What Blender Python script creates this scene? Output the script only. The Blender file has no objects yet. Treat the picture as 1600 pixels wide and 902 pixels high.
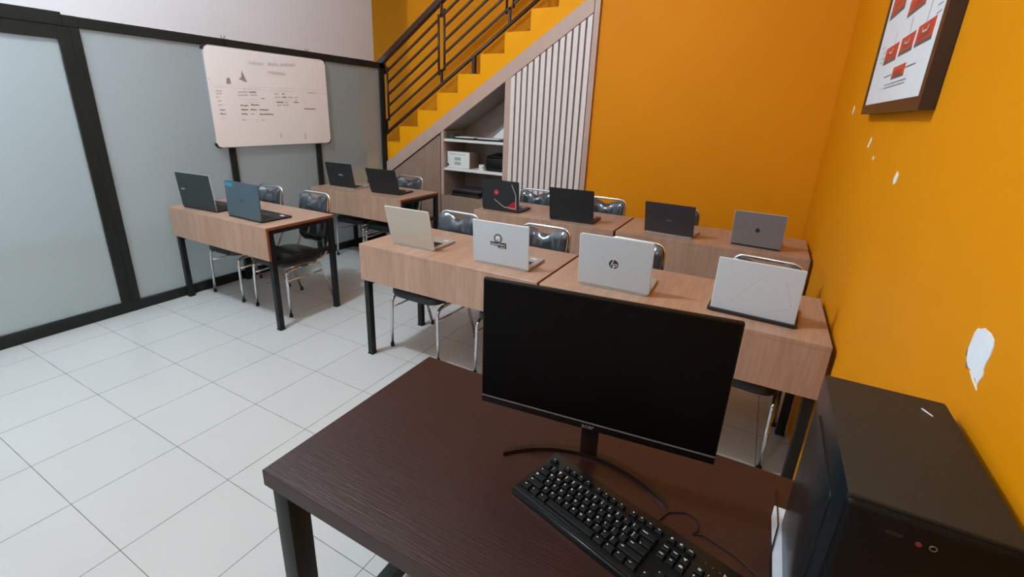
import bpy, bmesh, math, random
from mathutils import Vector, Matrix
random.seed(7)
S = bpy.context.scene
COL = S.collection
PI = math.pi

# ------------------------------------------------------------------ camera, light, exposure
cd = bpy.data.cameras.new('camera')
cam = bpy.data.objects.new('camera', cd); COL.objects.link(cam); S.camera = cam
cd.sensor_fit = 'HORIZONTAL'; cd.sensor_width = 36.0
cd.lens = 16.3391
cd.shift_x = 19.826 / 1600.0
cd.shift_y = -34.189 / 1600.0
cd.clip_start = 0.02
_R = ((0.8691011, 0.4935375, 0.0329240), (0.1832761, -0.2594881, -0.9481961), (-0.4594269, 0.8301125, -0.3159750))
_m = Matrix(((_R[0][0], -_R[1][0], -_R[2][0]), (_R[0][1], -_R[1][1], -_R[2][1]), (_R[0][2], -_R[1][2], -_R[2][2])))
cam.matrix_world = Matrix.Translation((3.38495, -0.45459, 1.55761)) @ _m.to_4x4()

w = bpy.data.worlds.new('world'); S.world = w; w.use_nodes = True
w.node_tree.nodes['Background'].inputs[0].default_value = (0.72, 0.82, 0.9, 1)
w.node_tree.nodes['Background'].inputs[1].default_value = 0.3

def lamp(name, kind, loc, power, color, size=0.1, rot=None, spread=None):
    l = bpy.data.lights.new(name, kind); l.energy = power; l.color = color
    if kind == 'POINT': l.shadow_soft_size = size
    if kind == 'AREA': l.shape = 'RECTANGLE'; l.size, l.size_y = size
    o = bpy.data.objects.new(name, l); COL.objects.link(o); o.location = loc
    if rot: o.rotation_euler = rot
    return o
lamp('ceiling_bulb', 'POINT', (0.75, 0.15, 3.95), 250, (0.80, 0.93, 1.0), 0.07)
lamp('rear_ceiling_bulb', 'POINT', (2.3, -2.3, 3.8), 42, (0.80, 0.93, 1.0), 0.07)
lamp('outer_daylight_fill', 'AREA', (-2.2, -0.9, 3.5), 225, (0.76, 0.92, 1.0), (1.6, 2.4), (0, math.radians(25), 0))  # added light standing in for daylight behind the frosted glass
S.view_settings.view_transform = 'Standard'
S.view_settings.look = 'None'
S.view_settings.exposure = 0.0
S.view_settings.gamma = 1.0
S.view_settings.use_curve_mapping = False
S.cycles.use_denoising = True
S.cycles.max_bounces = 10
S.cycles.diffuse_bounces = 5
S.cycles.caustics_reflective = False

# ------------------------------------------------------------------ helpers
def lin(c):
    return tuple(((v / 255) / 12.92 if v / 255 <= 0.04045 else ((v / 255 + 0.055) / 1.055) ** 2.4) for v in c)

MATS = {}
def mat(name, rgb, rough=0.5, metal=0.0, spec=0.5, coat=0.0, noise=None, bump=None, scale=(1, 1, 1), coords='Object'):
    """noise=(scale, amount, detail): brightness mottling; bump=(scale, strength)"""
    m = bpy.data.materials.new(name); m.use_nodes = True; nt = m.node_tree
    b = nt.nodes['Principled BSDF']
    c = lin(rgb) + (1,)
    b.inputs['Base Color'].default_value = c
    b.inputs['Roughness'].default_value = rough
    b.inputs['Metallic'].default_value = metal
    b.inputs['Specular IOR Level'].default_value = spec
    b.inputs['Coat Weight'].default_value = coat
    if noise or bump:
        tc = nt.nodes.new('ShaderNodeTexCoord'); mp = nt.nodes.new('ShaderNodeMapping')
        mp.inputs['Scale'].default_value = scale
        nt.links.new(tc.outputs[coords], mp.inputs['Vector'])
    if noise:
        n = nt.nodes.new('ShaderNodeTexNoise'); n.inputs['Scale'].default_value = noise[0]; n.inputs['Detail'].default_value = noise[2]
        nt.links.new(mp.outputs[0], n.inputs['Vector'])
        r = nt.nodes.new('ShaderNodeMapRange'); r.inputs['From Min'].default_value = 0.3; r.inputs['From Max'].default_value = 0.7
        r.inputs['To Min'].default_value = 1 - noise[1]; r.inputs['To Max'].default_value = 1 + noise[1]
        nt.links.new(n.outputs['Fac'], r.inputs['Value'])
        v = nt.nodes.new('ShaderNodeHueSaturation'); v.inputs['Color'].default_value = c
        nt.links.new(r.outputs[0], v.inputs['Value']); nt.links.new(v.outputs[0], b.inputs['Base Color'])
    if bump:
        n2 = nt.nodes.new('ShaderNodeTexNoise'); n2.inputs['Scale'].default_value = bump[0]; n2.inputs['Detail'].default_value = 4
        nt.links.new(mp.outputs[0], n2.inputs['Vector'])
        bp = nt.nodes.new('ShaderNodeBump'); bp.inputs['Strength'].default_value = bump[1]; bp.inputs['Distance'].default_value = 0.002
        nt.links.new(n2.outputs['Fac'], bp.inputs['Height']); nt.links.new(bp.outputs[0], b.inputs['Normal'])
    MATS[name] = m
    return m

def wood(name, rgb, dark, scale, rough=0.45, amount=1.0, bump=0.0, spec=0.5, fine=90):
    """grain streaks: `scale` is small along the grain"""
    m = bpy.data.materials.new(name); m.use_nodes = True; nt = m.node_tree
    b = nt.nodes['Principled BSDF']; b.inputs['Roughness'].default_value = rough; b.inputs['Specular IOR Level'].default_value = spec
    tc = nt.nodes.new('ShaderNodeTexCoord'); mp = nt.nodes.new('ShaderNodeMapping'); mp.inputs['Scale'].default_value = scale
    nt.links.new(tc.outputs['Object'], mp.inputs['Vector'])
    n1 = nt.nodes.new('ShaderNodeTexNoise'); n1.inputs['Scale'].default_value = 12; n1.inputs['Detail'].default_value = 5; n1.inputs['Distortion'].default_value = 0.4
    n2 = nt.nodes.new('ShaderNodeTexNoise'); n2.inputs['Scale'].default_value = fine; n2.inputs['Detail'].default_value = 6
    nt.links.new(mp.outputs[0], n1.inputs['Vector']); nt.links.new(mp.outputs[0], n2.inputs['Vector'])
    mx = nt.nodes.new('ShaderNodeMix'); mx.data_type = 'FLOAT'; mx.inputs[0].default_value = 0.5
    nt.links.new(n1.outputs['Fac'], mx.inputs[2]); nt.links.new(n2.outputs['Fac'], mx.inputs[3])
    cr = nt.nodes.new('ShaderNodeValToRGB')
    cr.color_ramp.elements[0].position = 0.5 - 0.16 / amount; cr.color_ramp.elements[0].color = lin(dark) + (1,)
    cr.color_ramp.elements[1].position = 0.5 + 0.14 / amount; cr.color_ramp.elements[1].color = lin(rgb) + (1,)
    nt.links.new(mx.outputs[0], cr.inputs[0]); nt.links.new(cr.outputs[0], b.inputs['Base Color'])
    if bump:
        bp = nt.nodes.new('ShaderNodeBump'); bp.inputs['Strength'].default_value = bump; bp.inputs['Distance'].default_value = 0.0015
        nt.links.new(n2.outputs['Fac'], bp.inputs['Height']); nt.links.new(bp.outputs[0], b.inputs['Normal'])
    MATS[name] = m
    return m

def box(bm, x0, x1, y0, y1, z0, z1, mi=0):
    vs = [bm.verts.new(p) for p in ((x0, y0, z0), (x1, y0, z0), (x1, y1, z0), (x0, y1, z0), (x0, y0, z1), (x1, y0, z1), (x1, y1, z1), (x0, y1, z1))]
    fs = []
    for idx in ((0, 3, 2, 1), (4, 5, 6, 7), (0, 1, 5, 4), (1, 2, 6, 5), (2, 3, 7, 6), (3, 0, 4, 7)):
        f = bm.faces.new([vs[i] for i in idx]); f.material_index = mi; fs.append(f)
    return vs, fs

def bevel(bm, r, seg=2):
    bmesh.ops.bevel(bm, geom=list(bm.edges) + list(bm.verts), offset=r, segments=seg, profile=0.5, affect='EDGES', clamp_overlap=True)

def prism(bm, pts, d0, d1, axis='y', mi=0):
    """extrude outline: axis y -> pts are (x,z); axis x -> (y,z); axis z -> (x,y)"""
    def P(a, b, d):
        return {'y': (a, d, b), 'x': (d, a, b), 'z': (a, b, d)}[axis]
    n = len(pts)
    A = [bm.verts.new(P(a, b, d0)) for a, b in pts]; B = [bm.verts.new(P(a, b, d1)) for a, b in pts]
    fs = [bm.faces.new(A), bm.faces.new(B[::-1])]
    for i in range(n):
        j = (i + 1) % n
        fs.append(bm.faces.new([A[j], A[i], B[i], B[j]]))
    for f in fs: f.material_index = mi
    return A + B, fs

def rrect(x0, x1, y0, y1, r, n=6):
    out = []
    for cx, cy, a0 in ((x1 - r, y1 - r, 0), (x0 + r, y1 - r, 90), (x0 + r, y0 + r, 180), (x1 - r, y0 + r, 270)):
        for k in range(n + 1):
            a = math.radians(a0 + 90 * k / n); out.append((cx + r * math.cos(a), cy + r * math.sin(a)))
    return out

def circ(cx, cy, r, n=24, a0=0):
    return [(cx + r * math.cos(a0 + 2 * PI * k / n), cy + r * math.sin(a0 + 2 * PI * k / n)) for k in range(n)]

def fillet(pts, r, n=6):
    """round the inner corners of a 3D polyline"""
    pts = [Vector(p) for p in pts]; out = [pts[0]]
    rr = r if isinstance(r, (list, tuple)) else [r] * len(pts)
    for i in range(1, len(pts) - 1):
        p, a, b = pts[i], pts[i - 1], pts[i + 1]
        u = (a - p); v = (b - p); lu, lv = u.length, v.length; u.normalize(); v.normalize()
        ang = math.acos(max(-1, min(1, u.dot(v))))
        t = min(rr[i] / math.tan(ang / 2), lu * 0.49, lv * 0.49)
        s, e = p + u * t, p + v * t
        for k in range(n + 1):
            q = k / n; out.append((1 - q) ** 2 * s + 2 * q * (1 - q) * p + q * q * e)
    out.append(pts[-1]); return out

def tube(bm, pts, r, n=12, mi=0, cap=True, square=False, up=None):
    pts = [Vector(p) for p in pts]; rings = []
    t0 = (pts[1] - pts[0]).normalized()
    ref = Vector(up) if up else (Vector((0, 0, 1)) if abs(t0.z) < 0.9 else Vector((0, 1, 0)))
    nrm = t0.cross(ref).normalized()
    for i, p in enumerate(pts):
        t = ((pts[min(i + 1, len(pts) - 1)] - pts[max(i - 1, 0)])).normalized()
        nrm = (nrm - t * nrm.dot(t)).normalized(); bn = t.cross(nrm)
        k_ = 4 if square else n
        off = PI / 4 if square else 0; rad = r * 1.41421 if square else r
        rings.append([bm.verts.new(p + (nrm * math.cos(off + 2 * PI * k / k_) + bn * math.sin(off + 2 * PI * k / k_)) * rad) for k in range(k_)])
    k_ = len(rings[0])
    for a, b in zip(rings[:-1], rings[1:]):
        for k in range(k_):
            f = bm.faces.new((a[k], a[(k + 1) % k_], b[(k + 1) % k_], b[k])); f.material_index = mi; f.smooth = not square
    if cap:
        bm.faces.new(rings[0][::-1]).material_index = mi; bm.faces.new(rings[-1]).material_index = mi

_tc = {}
def text(bm, s, size, M, depth=0.0003, mi=0, align='CENTER', bold=0.0, shear=0.0):
    key = (s, depth, align, bold, shear, round(size, 5))
    if key not in _tc:
        c = bpy.data.curves.new('t', 'FONT'); c.body = s; c.size = size; c.extrude = depth; c.align_x = align; c.align_y = 'CENTER'
        c.resolution_u = 3; c.offset = bold; c.shear = shear
        o = bpy.data.objects.new('t', c); COL.objects.link(o)
        dg = bpy.context.evaluated_depsgraph_get(); dg.update()
        me = bpy.data.meshes.new_from_object(o.evaluated_get(dg))
        _tc[key] = ([v.co.copy() for v in me.vertices], [tuple(p.vertices) for p in me.polygons])
        bpy.data.objects.remove(o); bpy.data.curves.remove(c); bpy.data.meshes.remove(me)
    vs, ps = _tc[key]
    nv = [bm.verts.new(M @ v) for v in vs]
    for p in ps:
        try: bm.faces.new([nv[i] for i in p]).material_index = mi
        except ValueError: pass

def obj(name, bm, mats, parent=None, loc=None, rot=None, smooth=False, fixn=True):
    if fixn: bmesh.ops.recalc_face_normals(bm, faces=bm.faces)
    me = bpy.data.meshes.new(name); bm.to_mesh(me); bm.free()
    for m in (mats if isinstance(mats, (list, tuple)) else [mats]): me.materials.append(MATS[m] if isinstance(m, str) else m)
    if smooth:
        for p in me.polygons: p.use_smooth = True
        try: me.set_sharp_from_angle(angle=math.radians(38))
        except Exception: pass
    o = bpy.data.objects.new(name, me); COL.objects.link(o)
    if parent: o.parent = parent
    if loc: o.location = loc
    if rot: o.rotation_euler = rot
    return o

def tag(o, label, cat, group=None, kind=None):
    o['label'] = label; o['category'] = cat
    if group: o['group'] = group
    if kind: o['kind'] = kind
    return o

def thing(name, label, cat, loc=(0, 0, 0), rz=0.0, group=None):
    o = bpy.data.objects.new(name, None); COL.objects.link(o); o.empty_display_size = 0.1
    o.location = loc; o.rotation_euler = (0, 0, rz)
    return tag(o, label, cat, group)

def struct(name, bm, mats, smooth=False):
    o = obj(name, bm, mats, smooth=smooth); o['kind'] = 'structure'; return o

def kids(o, table):
    return table.get(o.name, [])

def dup(root, loc, rz, label):
    table = {}
    for o in bpy.data.objects:
        if o.parent: table.setdefault(o.parent.name, []).append(o)
    def rec(src, par):
        c = src.copy(); COL.objects.link(c); c.parent = par
        for ch in table.get(src.name, []): rec(ch, c)
        return c
    r = rec(root, None); r.location = loc; r.rotation_euler = (0, 0, rz); r['label'] = label
    return r

def B(): return bmesh.new()
def bxo(name, dims, m, parent=None, r=0.0, seg=2, **k):
    bm = B(); box(bm, *dims)
    if r: bevel(bm, r, seg)
    return obj(name, bm, m, parent, smooth=bool(r), **k)

# ------------------------------------------------------------------ materials
mat('orange_paint', (222, 140, 4), rough=0.6, spec=0.15, noise=(1.3, 0.035, 3), bump=(70, 0.06))
mat('orange_stair', (238, 162, 4), rough=0.6, spec=0.15, noise=(2.0, 0.03, 3))
mat('white_paint', (208, 212, 222), rough=0.7, noise=(1.0, 0.02, 2))
mat('outer_grey', (128, 122, 112), rough=0.8, noise=(2.0, 0.04, 3))  # outer floor and back wall darkened to dim the frosted glass low and right
mat('ceiling_white', (228, 228, 226), rough=0.85, noise=(1.0, 0.01, 2))
mat('chip_white', (232, 238, 244), rough=0.8, noise=(30, 0.04, 3))
mat('chip_grey', (120, 116, 100), rough=0.9, noise=(60, 0.1, 3))
mat('black_frame', (31, 36, 36), rough=0.45, spec=0.25, noise=(8, 0.12, 3))
mat('black_steel', (27, 29, 31), rough=0.4, spec=0.25, noise=(12, 0.1, 3))
mat('rail_steel', (54, 36, 30), rough=0.4, spec=0.5, noise=(12, 0.1, 3))
mat('green_black_steel', (25, 31, 31), rough=0.4, spec=0.25, noise=(9, 0.08, 3))
mat('chrome', (225, 228, 232), rough=0.12, metal=1.0, noise=(40, 0.03, 2))
mat('rubber', (24, 23, 23), rough=0.7, noise=(40, 0.1, 2))
mat('vinyl', (56, 61, 68), rough=0.16, spec=0.7, coat=0.6, noise=(10, 0.08, 3), bump=(9, 0.6))
mat('vinyl_dark', (36, 37, 40), rough=0.3, spec=0.5, noise=(10, 0.08, 3))
mat('trim_wood', (186, 160, 148), rough=0.5, noise=(14, 0.03, 3), scale=(1, 1, 0.1))
mat('slat_white', (224, 216, 214), rough=0.5, noise=(20, 0.02, 2))
mat('slat_back', (120, 104, 98), rough=0.6, noise=(20, 0.05, 2))
mat('shelf_white', (226, 224, 222), rough=0.4, noise=(20, 0.02, 2))
mat('cabinet_grey', (158, 148, 140), rough=0.6, noise=(10, 0.03, 2))
mat('gap_dark', (36, 26, 22), rough=0.8, noise=(20, 0.05, 2))
mat('board_white', (240, 242, 248), rough=0.22, spec=0.5, noise=(2, 0.012, 2))
mat('aluminium', (190, 192, 194), rough=0.3, metal=0.9, noise=(30, 0.03, 2))
mat('ink', (92, 90, 94), rough=0.6, noise=(80, 0.2, 2))
mat('ink_mid', (150, 148, 152), rough=0.6, noise=(80, 0.1, 2))
mat('ink_faint', (214, 213, 218), rough=0.6, noise=(80, 0.03, 2))
mat('smudge', (150, 148, 148), rough=0.7, noise=(50, 0.2, 3))
mat('paper', (222, 226, 230), rough=0.6, noise=(20, 0.01, 2))
mat('poster_red', (196, 66, 50), rough=0.5, noise=(12, 0.1, 2))
mat('poster_grey', (92, 88, 92), rough=0.5, noise=(12, 0.1, 2))
mat('frame_brown', (50, 34, 27), rough=0.4, noise=(20, 0.1, 2))
mat('plastic_black', (14, 15, 16), spec=0.3, rough=0.42, noise=(90, 0.12, 3))
mat('plastic_satin', (17, 20, 21), rough=0.32, spec=0.35, noise=(90, 0.08, 3))
mat('key_black', (16, 19, 21), spec=0.3, rough=0.45, noise=(90, 0.1, 3))
mat('legend_white', (230, 232, 232), rough=0.6, noise=(90, 0.02, 2))
mat('screen_black', (6, 7, 8), rough=0.45, spec=0.12, noise=(2, 0.05, 2))
mat('bezel_grey', (135, 133, 136), rough=0.35, noise=(50, 0.05, 2))
mat('stand_metal', (52, 42, 38), rough=0.3, metal=0.5, noise=(30, 0.06, 2))
mat('case_top', (48, 43, 36), spec=0.2, rough=0.55, noise=(220, 0.12, 3), bump=(300, 0.2))
mat('case_side', (22, 29, 32), rough=0.28, spec=0.45, noise=(4, 0.1, 3))
mat('case_front', (11, 9, 9), spec=0.15, rough=0.5, noise=(60, 0.1, 3))
mat('led_pink', (120, 44, 62), rough=0.4, noise=(60, 0.05, 2))
mat('ring_grey', (120, 116, 110), rough=0.3, metal=0.6, noise=(60, 0.05, 2))
mat('cable_black', (18, 13, 12), rough=0.5, noise=(60, 0.1, 2))
mat('silver_lid', (190, 200, 208), rough=0.45, metal=0.0, noise=(60, 0.015, 2))
mat('silver_edge', (230, 234, 238), rough=0.3, metal=0.1, noise=(60, 0.015, 2))
mat('champagne_lid', (190, 184, 172), rough=0.5, metal=0.0, noise=(60, 0.015, 2))
mat('grey_lid', (128, 122, 124), rough=0.5, metal=0.0, noise=(90, 0.03, 3))
mat('dark_grey_lid', (66, 62, 66), rough=0.45, metal=0.2, noise=(90, 0.04, 3))
mat('black_lid', (31, 34, 36), rough=0.5, noise=(120, 0.08, 3))
mat('green_lid', (40, 52, 52), rough=0.55, noise=(120, 0.06, 3))
mat('blue_lid', (70, 88, 98), rough=0.5, noise=(120, 0.05, 3))
mat('deck_dark', (30, 28, 30), rough=0.5, noise=(90, 0.1, 3))
mat('deck_silver', (170, 168, 165), rough=0.4, metal=0.3, noise=(90, 0.02, 3))
mat('sticker_blue', (40, 130, 170), rough=0.4, noise=(90, 0.1, 3))
mat('logo_dark', (44, 44, 50), rough=0.4, noise=(90, 0.05, 3))
mat('logo_pale', (176, 178, 180), rough=0.4, noise=(90, 0.03, 3))
mat('logo_faint', (60, 66, 72), rough=0.4, noise=(90, 0.03, 3))
mat('line_faint', (160, 164, 166), rough=0.45, metal=0.2, noise=(90, 0.03, 3))
mat('red_paint', (176, 22, 48), rough=0.4, noise=(40, 0.12, 3))
mat('pink_print', (226, 150, 160), rough=0.4, noise=(90, 0.1, 3))
mat('lid_line', (186, 176, 178), rough=0.4, noise=(90, 0.05, 3))
mat('card_brown', (142, 118, 102), rough=0.7, noise=(30, 0.05, 3))
mat('box_white', (222, 226, 224), rough=0.5, noise=(30, 0.02, 3))
mat('vent_grey', (160, 168, 170), rough=0.5, noise=(90, 0.06, 3))
mat('green_box', (38, 56, 44), rough=0.5, noise=(60, 0.2, 3))
mat('cup_white', (224, 222, 220), rough=0.35, noise=(30, 0.02, 3))
mat('plastic_sheet', (206, 214, 224), rough=0.3, noise=(60, 0.05, 3), bump=(30, 0.6))
wood('desk_wood', (184, 151, 130), (154, 121, 101), (1.0, 0.07, 0.07), rough=0.38, amount=0.8, spec=0.45)
wood('desk_edge', (150, 92, 58), (122, 70, 42), (0.3, 1, 1), rough=0.5, amount=0.8)
wood('cabinet_wood', (156, 130, 114), (132, 108, 94), (1.0, 0.3, 0.06), rough=0.5, amount=0.8)
wood('dark_wood', (52, 29, 24), (43, 23, 20), (0.07, 1.9, 1.0), rough=0.33, amount=0.5, bump=0.4, spec=0.45, fine=190)
wood('dark_wood_edge', (56, 40, 36), (44, 30, 27), (0.05, 1.6, 1.0), rough=0.5, amount=0.75)

# floor tiles
m = bpy.data.materials.new('floor_tile'); m.use_nodes = True; nt = m.node_tree; b = nt.nodes['Principled BSDF']
g = nt.nodes.new('ShaderNodeNewGeometry'); sp = nt.nodes.new('ShaderNodeSeparateXYZ'); nt.links.new(g.outputs['Position'], sp.inputs[0])
def mth(op, a, bb=None, c=None):
    n = nt.nodes.new('ShaderNodeMath'); n.operation = op
    for i, x in enumerate((a, bb, c)):
        if x is None: continue
        if isinstance(x, (int, float)): n.inputs[i].default_value = x
        else: nt.links.new(x, n.inputs[i])
    return n.outputs[0]
def seam(s):
    return mth('ABSOLUTE', mth('SUBTRACT', mth('FRACT', mth('ADD', mth('DIVIDE', s, 0.4), 20.5)), 0.5))
wn = nt.nodes.new('ShaderNodeTexNoise'); wn.inputs['Scale'].default_value = 9; nt.links.new(g.outputs['Position'], wn.inputs['Vector'])
thr = mth('MULTIPLY_ADD', wn.outputs['Fac'], 0.005, 0.0016)
gx = mth('LESS_THAN', seam(sp.outputs[0]), thr); gy = mth('LESS_THAN', seam(sp.outputs[1]), mth('MULTIPLY', thr, 0.8))
gr = mth('MAXIMUM', gx, gy)
cell = nt.nodes.new('ShaderNodeCombineXYZ')
nt.links.new(mth('FLOOR', mth('DIVIDE', sp.outputs[0], 0.4)), cell.inputs[0]); nt.links.new(mth('FLOOR', mth('DIVIDE', sp.outputs[1], 0.4)), cell.inputs[1])
wh = nt.nodes.new('ShaderNodeTexWhiteNoise'); nt.links.new(cell.outputs[0], wh.inputs['Vector'])
cl = nt.nodes.new('ShaderNodeTexNoise'); cl.inputs['Scale'].default_value = 3; cl.inputs['Detail'].default_value = 4; nt.links.new(g.outputs['Position'], cl.inputs['Vector'])
val = mth('ADD', mth('MULTIPLY_ADD', wh.outputs['Value'], 0.03, 0.95), mth('MULTIPLY', cl.outputs['Fac'], 0.07))
hs = nt.nodes.new('ShaderNodeHueSaturation'); hs.inputs['Color'].default_value = lin((188, 190, 190)) + (1,); nt.links.new(val, hs.inputs['Value'])
mx = nt.nodes.new('ShaderNodeMix'); mx.data_type = 'RGBA'; nt.links.new(gr, mx.inputs[0]); nt.links.new(hs.outputs[0], mx.inputs[6]); mx.inputs[7].default_value = lin((104, 104, 102)) + (1,)
nt.links.new(mx.outputs[2], b.inputs['Base Color'])
b.inputs['Roughness'].default_value = 0.22; b.inputs['Specular IOR Level'].default_value = 0.4
MATS['floor_tile'] = m

# frosted glass: rough see-through sheet with a milky face
m = bpy.data.materials.new('frosted_glass'); m.use_nodes = True; nt = m.node_tree
for n in list(nt.nodes):
    if n.type == 'BSDF_PRINCIPLED': nt.nodes.remove(n)
out = [n for n in nt.nodes if n.type == 'OUTPUT_MATERIAL'][0]
rf = nt.nodes.new('ShaderNodeBsdfRefraction'); rf.inputs['Color'].default_value = (0.86, 0.92, 0.93, 1); rf.inputs['Roughness'].default_value = 0.13; rf.inputs['IOR'].default_value = 1.12
tl = nt.nodes.new('ShaderNodeBsdfTranslucent'); tl.inputs['Color'].default_value = (0.8, 0.86, 0.87, 1)
df = nt.nodes.new('ShaderNodeBsdfDiffuse'); df.inputs['Color'].default_value = (0.52, 0.55, 0.54, 1)
gl = nt.nodes.new('ShaderNodeBsdfGlossy'); gl.inputs['Roughness'].default_value = 0.35
fn = nt.nodes.new('ShaderNodeTexNoise'); fn.inputs['Scale'].default_value = 2.0
m1 = nt.nodes.new('ShaderNodeMixShader'); m2 = nt.nodes.new('ShaderNodeMixShader'); m3 = nt.nodes.new('ShaderNodeMixShader')
m1.inputs[0].default_value = 0.2; nt.links.new(rf.outputs[0], m1.inputs[1]); nt.links.new(tl.outputs[0], m1.inputs[2])
mr = nt.nodes.new('ShaderNodeMapRange'); mr.inputs['To Min'].default_value = 0.30; mr.inputs['To Max'].default_value = 0.36; nt.links.new(fn.outputs['Fac'], mr.inputs['Value'])
nt.links.new(mr.outputs[0], m2.inputs[0]); nt.links.new(m1.outputs[0], m2.inputs[1]); nt.links.new(df.outputs[0], m2.inputs[2])
m3.inputs[0].default_value = 0.03; nt.links.new(m2.outputs[0], m3.inputs[1]); nt.links.new(gl.outputs[0], m3.inputs[2])
nt.links.new(m3.outputs[0], out.inputs['Surface']); MATS['frosted_glass'] = m

# ------------------------------------------------------------------ the room
XL, XR, YS, YF, CZ = -0.665, 3.744, 3.951, 4.9, 4.25     # left glass wall, right wall, stair face, stairwell wall, ceiling
YN = -3.6                                                 # wall behind the camera
bm = B(); box(bm, XL - 0.055, XR + 0.1, YN - 0.1, YF + 0.1, -0.1, 0.0); struct('floor', bm, 'floor_tile')
bm = B(); box(bm, -3.4, XL - 0.0551, YN - 0.1, YF + 0.1, -0.1, 0.0); struct('floor_outer', bm, 'outer_grey')
bm = B(); box(bm, -3.4, XR + 0.1, YN - 0.1, YF + 0.1, CZ, CZ + 0.1); struct('ceiling', bm, 'ceiling_white')
bm = B(); box(bm, 1.879, XR, YS, YS + 0.12, 0.0, CZ); struct('wall_back', bm, 'orange_paint')
bm = B(); box(bm, -2.0, XR, YF, YF + 0.1, 0.0, CZ); struct('wall_stairwell', bm, 'orange_paint')
bm = B(); box(bm, -3.4, -2.0, YF, YF + 0.1, 0.0, CZ); struct('wall_outer_back', bm, 'outer_grey')
bm = B(); box(bm, -3.4, XR + 0.1, YN - 0.1, YN, 0.0, CZ); struct('wall_front', bm, 'white_paint')
bm = B(); box(bm, -3.5, -3.4, YN - 0.1, YF + 0.1, 0.0, CZ); struct('wall_outer', bm, 'white_paint')
bm = B(); box(bm, XL - 0.1, XL, YN, 3.79, 2.05, CZ); struct('wall_left', bm, 'white_paint')
# right wall with paint chips (flaked places are thin raised plaster skins of the same wall)
bm = B(); box(bm, XR, XR + 0.12, YN, YF + 0.1, 0.0, CZ)
big = [(0.561, 1.240), (0.548, 1.244), (0.539, 1.249), (0.515, 1.250), (0.498, 1.246), (0.492, 1.236), (0.490, 1.220), (0.493, 1.207), (0.493, 1.195), (0.489, 1.190), (0.488, 1.185), (0.492, 1.175), (0.493, 1.168), (0.505, 1.172), (0.520, 1.169), (0.530, 1.176), (0.546, 1.176), (0.557, 1.182), (0.562, 1.191), (0.567, 1.202), (0.566, 1.216), (0.566, 1.230)]
rim = [(0.566, 1.241), (0.548, 1.247), (0.53, 1.2525), (0.495, 1.249), (0.486, 1.225), (0.485, 1.185), (0.489, 1.158), (0.52, 1.163), (0.548, 1.170), (0.563, 1.178), (0.571, 1.192), (0.571, 1.22)]
prism(bm, big, XR - 0.0012, XR + 0.001, 'x', 1)
prism(bm, [(0.567, 1.214), (0.5695, 1.205), (0.5695, 1.193), (0.565, 1.186), (0.5625, 1.192), (0.5672, 1.203)], XR - 0.0011, XR + 0.001, 'x', 2)
prism(bm, [(0.560, 1.182), (0.552, 1.172), (0.545, 1.170), (0.548, 1.175), (0.557, 1.181)], XR - 0.0011, XR + 0.001, 'x', 2)
prism(bm, [(0.536, 1.1735), (0.515, 1.165), (0.489, 1.159), (0.496, 1.166), (0.516, 1.1695)], XR - 0.0009, XR + 0.001, 'x', 1)
for c in ([(1.436, 1.423), (1.408, 1.412), (1.418, 1.388), (1.445, 1.381), (1.457, 1.398)], [(2.049, 1.509), (2.030, 1.494), (2.062, 1.464), (2.092, 1.468)],
          [(1.894, 1.442), (1.872, 1.435), (1.878, 1.426), (1.905, 1.431)], [(2.833, 1.655), (2.79, 1.636), (2.819, 1.605), (2.858, 1.619)]):
    prism(bm, c, XR - 0.0012, XR + 0.001, 'x', 1)
struct('wall_right', bm, ['orange_paint', 'chip_white', 'chip_grey'])

# glass partition: rails, posts, panes
XI = XL - 0.055
def trimbox(n, *dims, m='black_frame'):
    bm = B(); box(bm, *dims); bevel(bm, 0.003, 1); return struct('trim_%d' % n, bm, m)
trimbox(1, XI, XL, YN, YS - 0.001, 0.0, 0.078)                # floor rail
trimbox(2, XI, XL, 1.108, 3.95, 1.985, 2.045)                 # head rail
trimbox(3, XI - 0.01, XL + 0.004, YN, 1.028, 1.985, 2.064)    # head rail over the door
trimbox(4, XI, XL + 0.002, 1.058, 1.108, 0.0, 1.984); trimbox(9, XI, XL + 0.002, 1.0282, 1.1078, 1.9845, 2.052)          # jamb
trimbox(5, XI, XL, 1.990, 2.045, 0.078, 1.985)
trimbox(6, XI, XL, 2.905, 2.965, 0.078, 1.985)
trimbox(7, XI - 0.02, XL, 3.870, 3.950, 0.0, 2.045)
trimbox(8, XI, XL, -0.050, 0.010, 0.0, 1.985)
GX0, GX1 = XL - 0.024, XL - 0.018
for n, (a, c) in enumerate(((YN, -0.050), (1.108, 1.990), (2.045, 2.905), (2.965, 3.870)), 1):
    bm = B(); box(bm, GX0, GX1, a, c, 0.078, 1.985); struct('window_%d' % n, bm, 'frosted_glass')
bm = B()
for d in ((0.988, 1.056, 0.0785, 1.982), (0.015, 0.075, 0.0785, 1.982)): box(bm, XL - 0.045, XL + 0.001, *d)
for d in ((0.075, 0.988, 1.905, 1.982), (0.075, 0.988, 0.0785, 0.086)): box(bm, XL - 0.044, XL, *d)
door = struct('door_1', bm, 'black_frame')
bm = B(); box(bm, GX0, GX1, 0.075, 0.988, 0.086, 1.905); obj('glass_pane', bm, 'frosted_glass', door)

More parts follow.
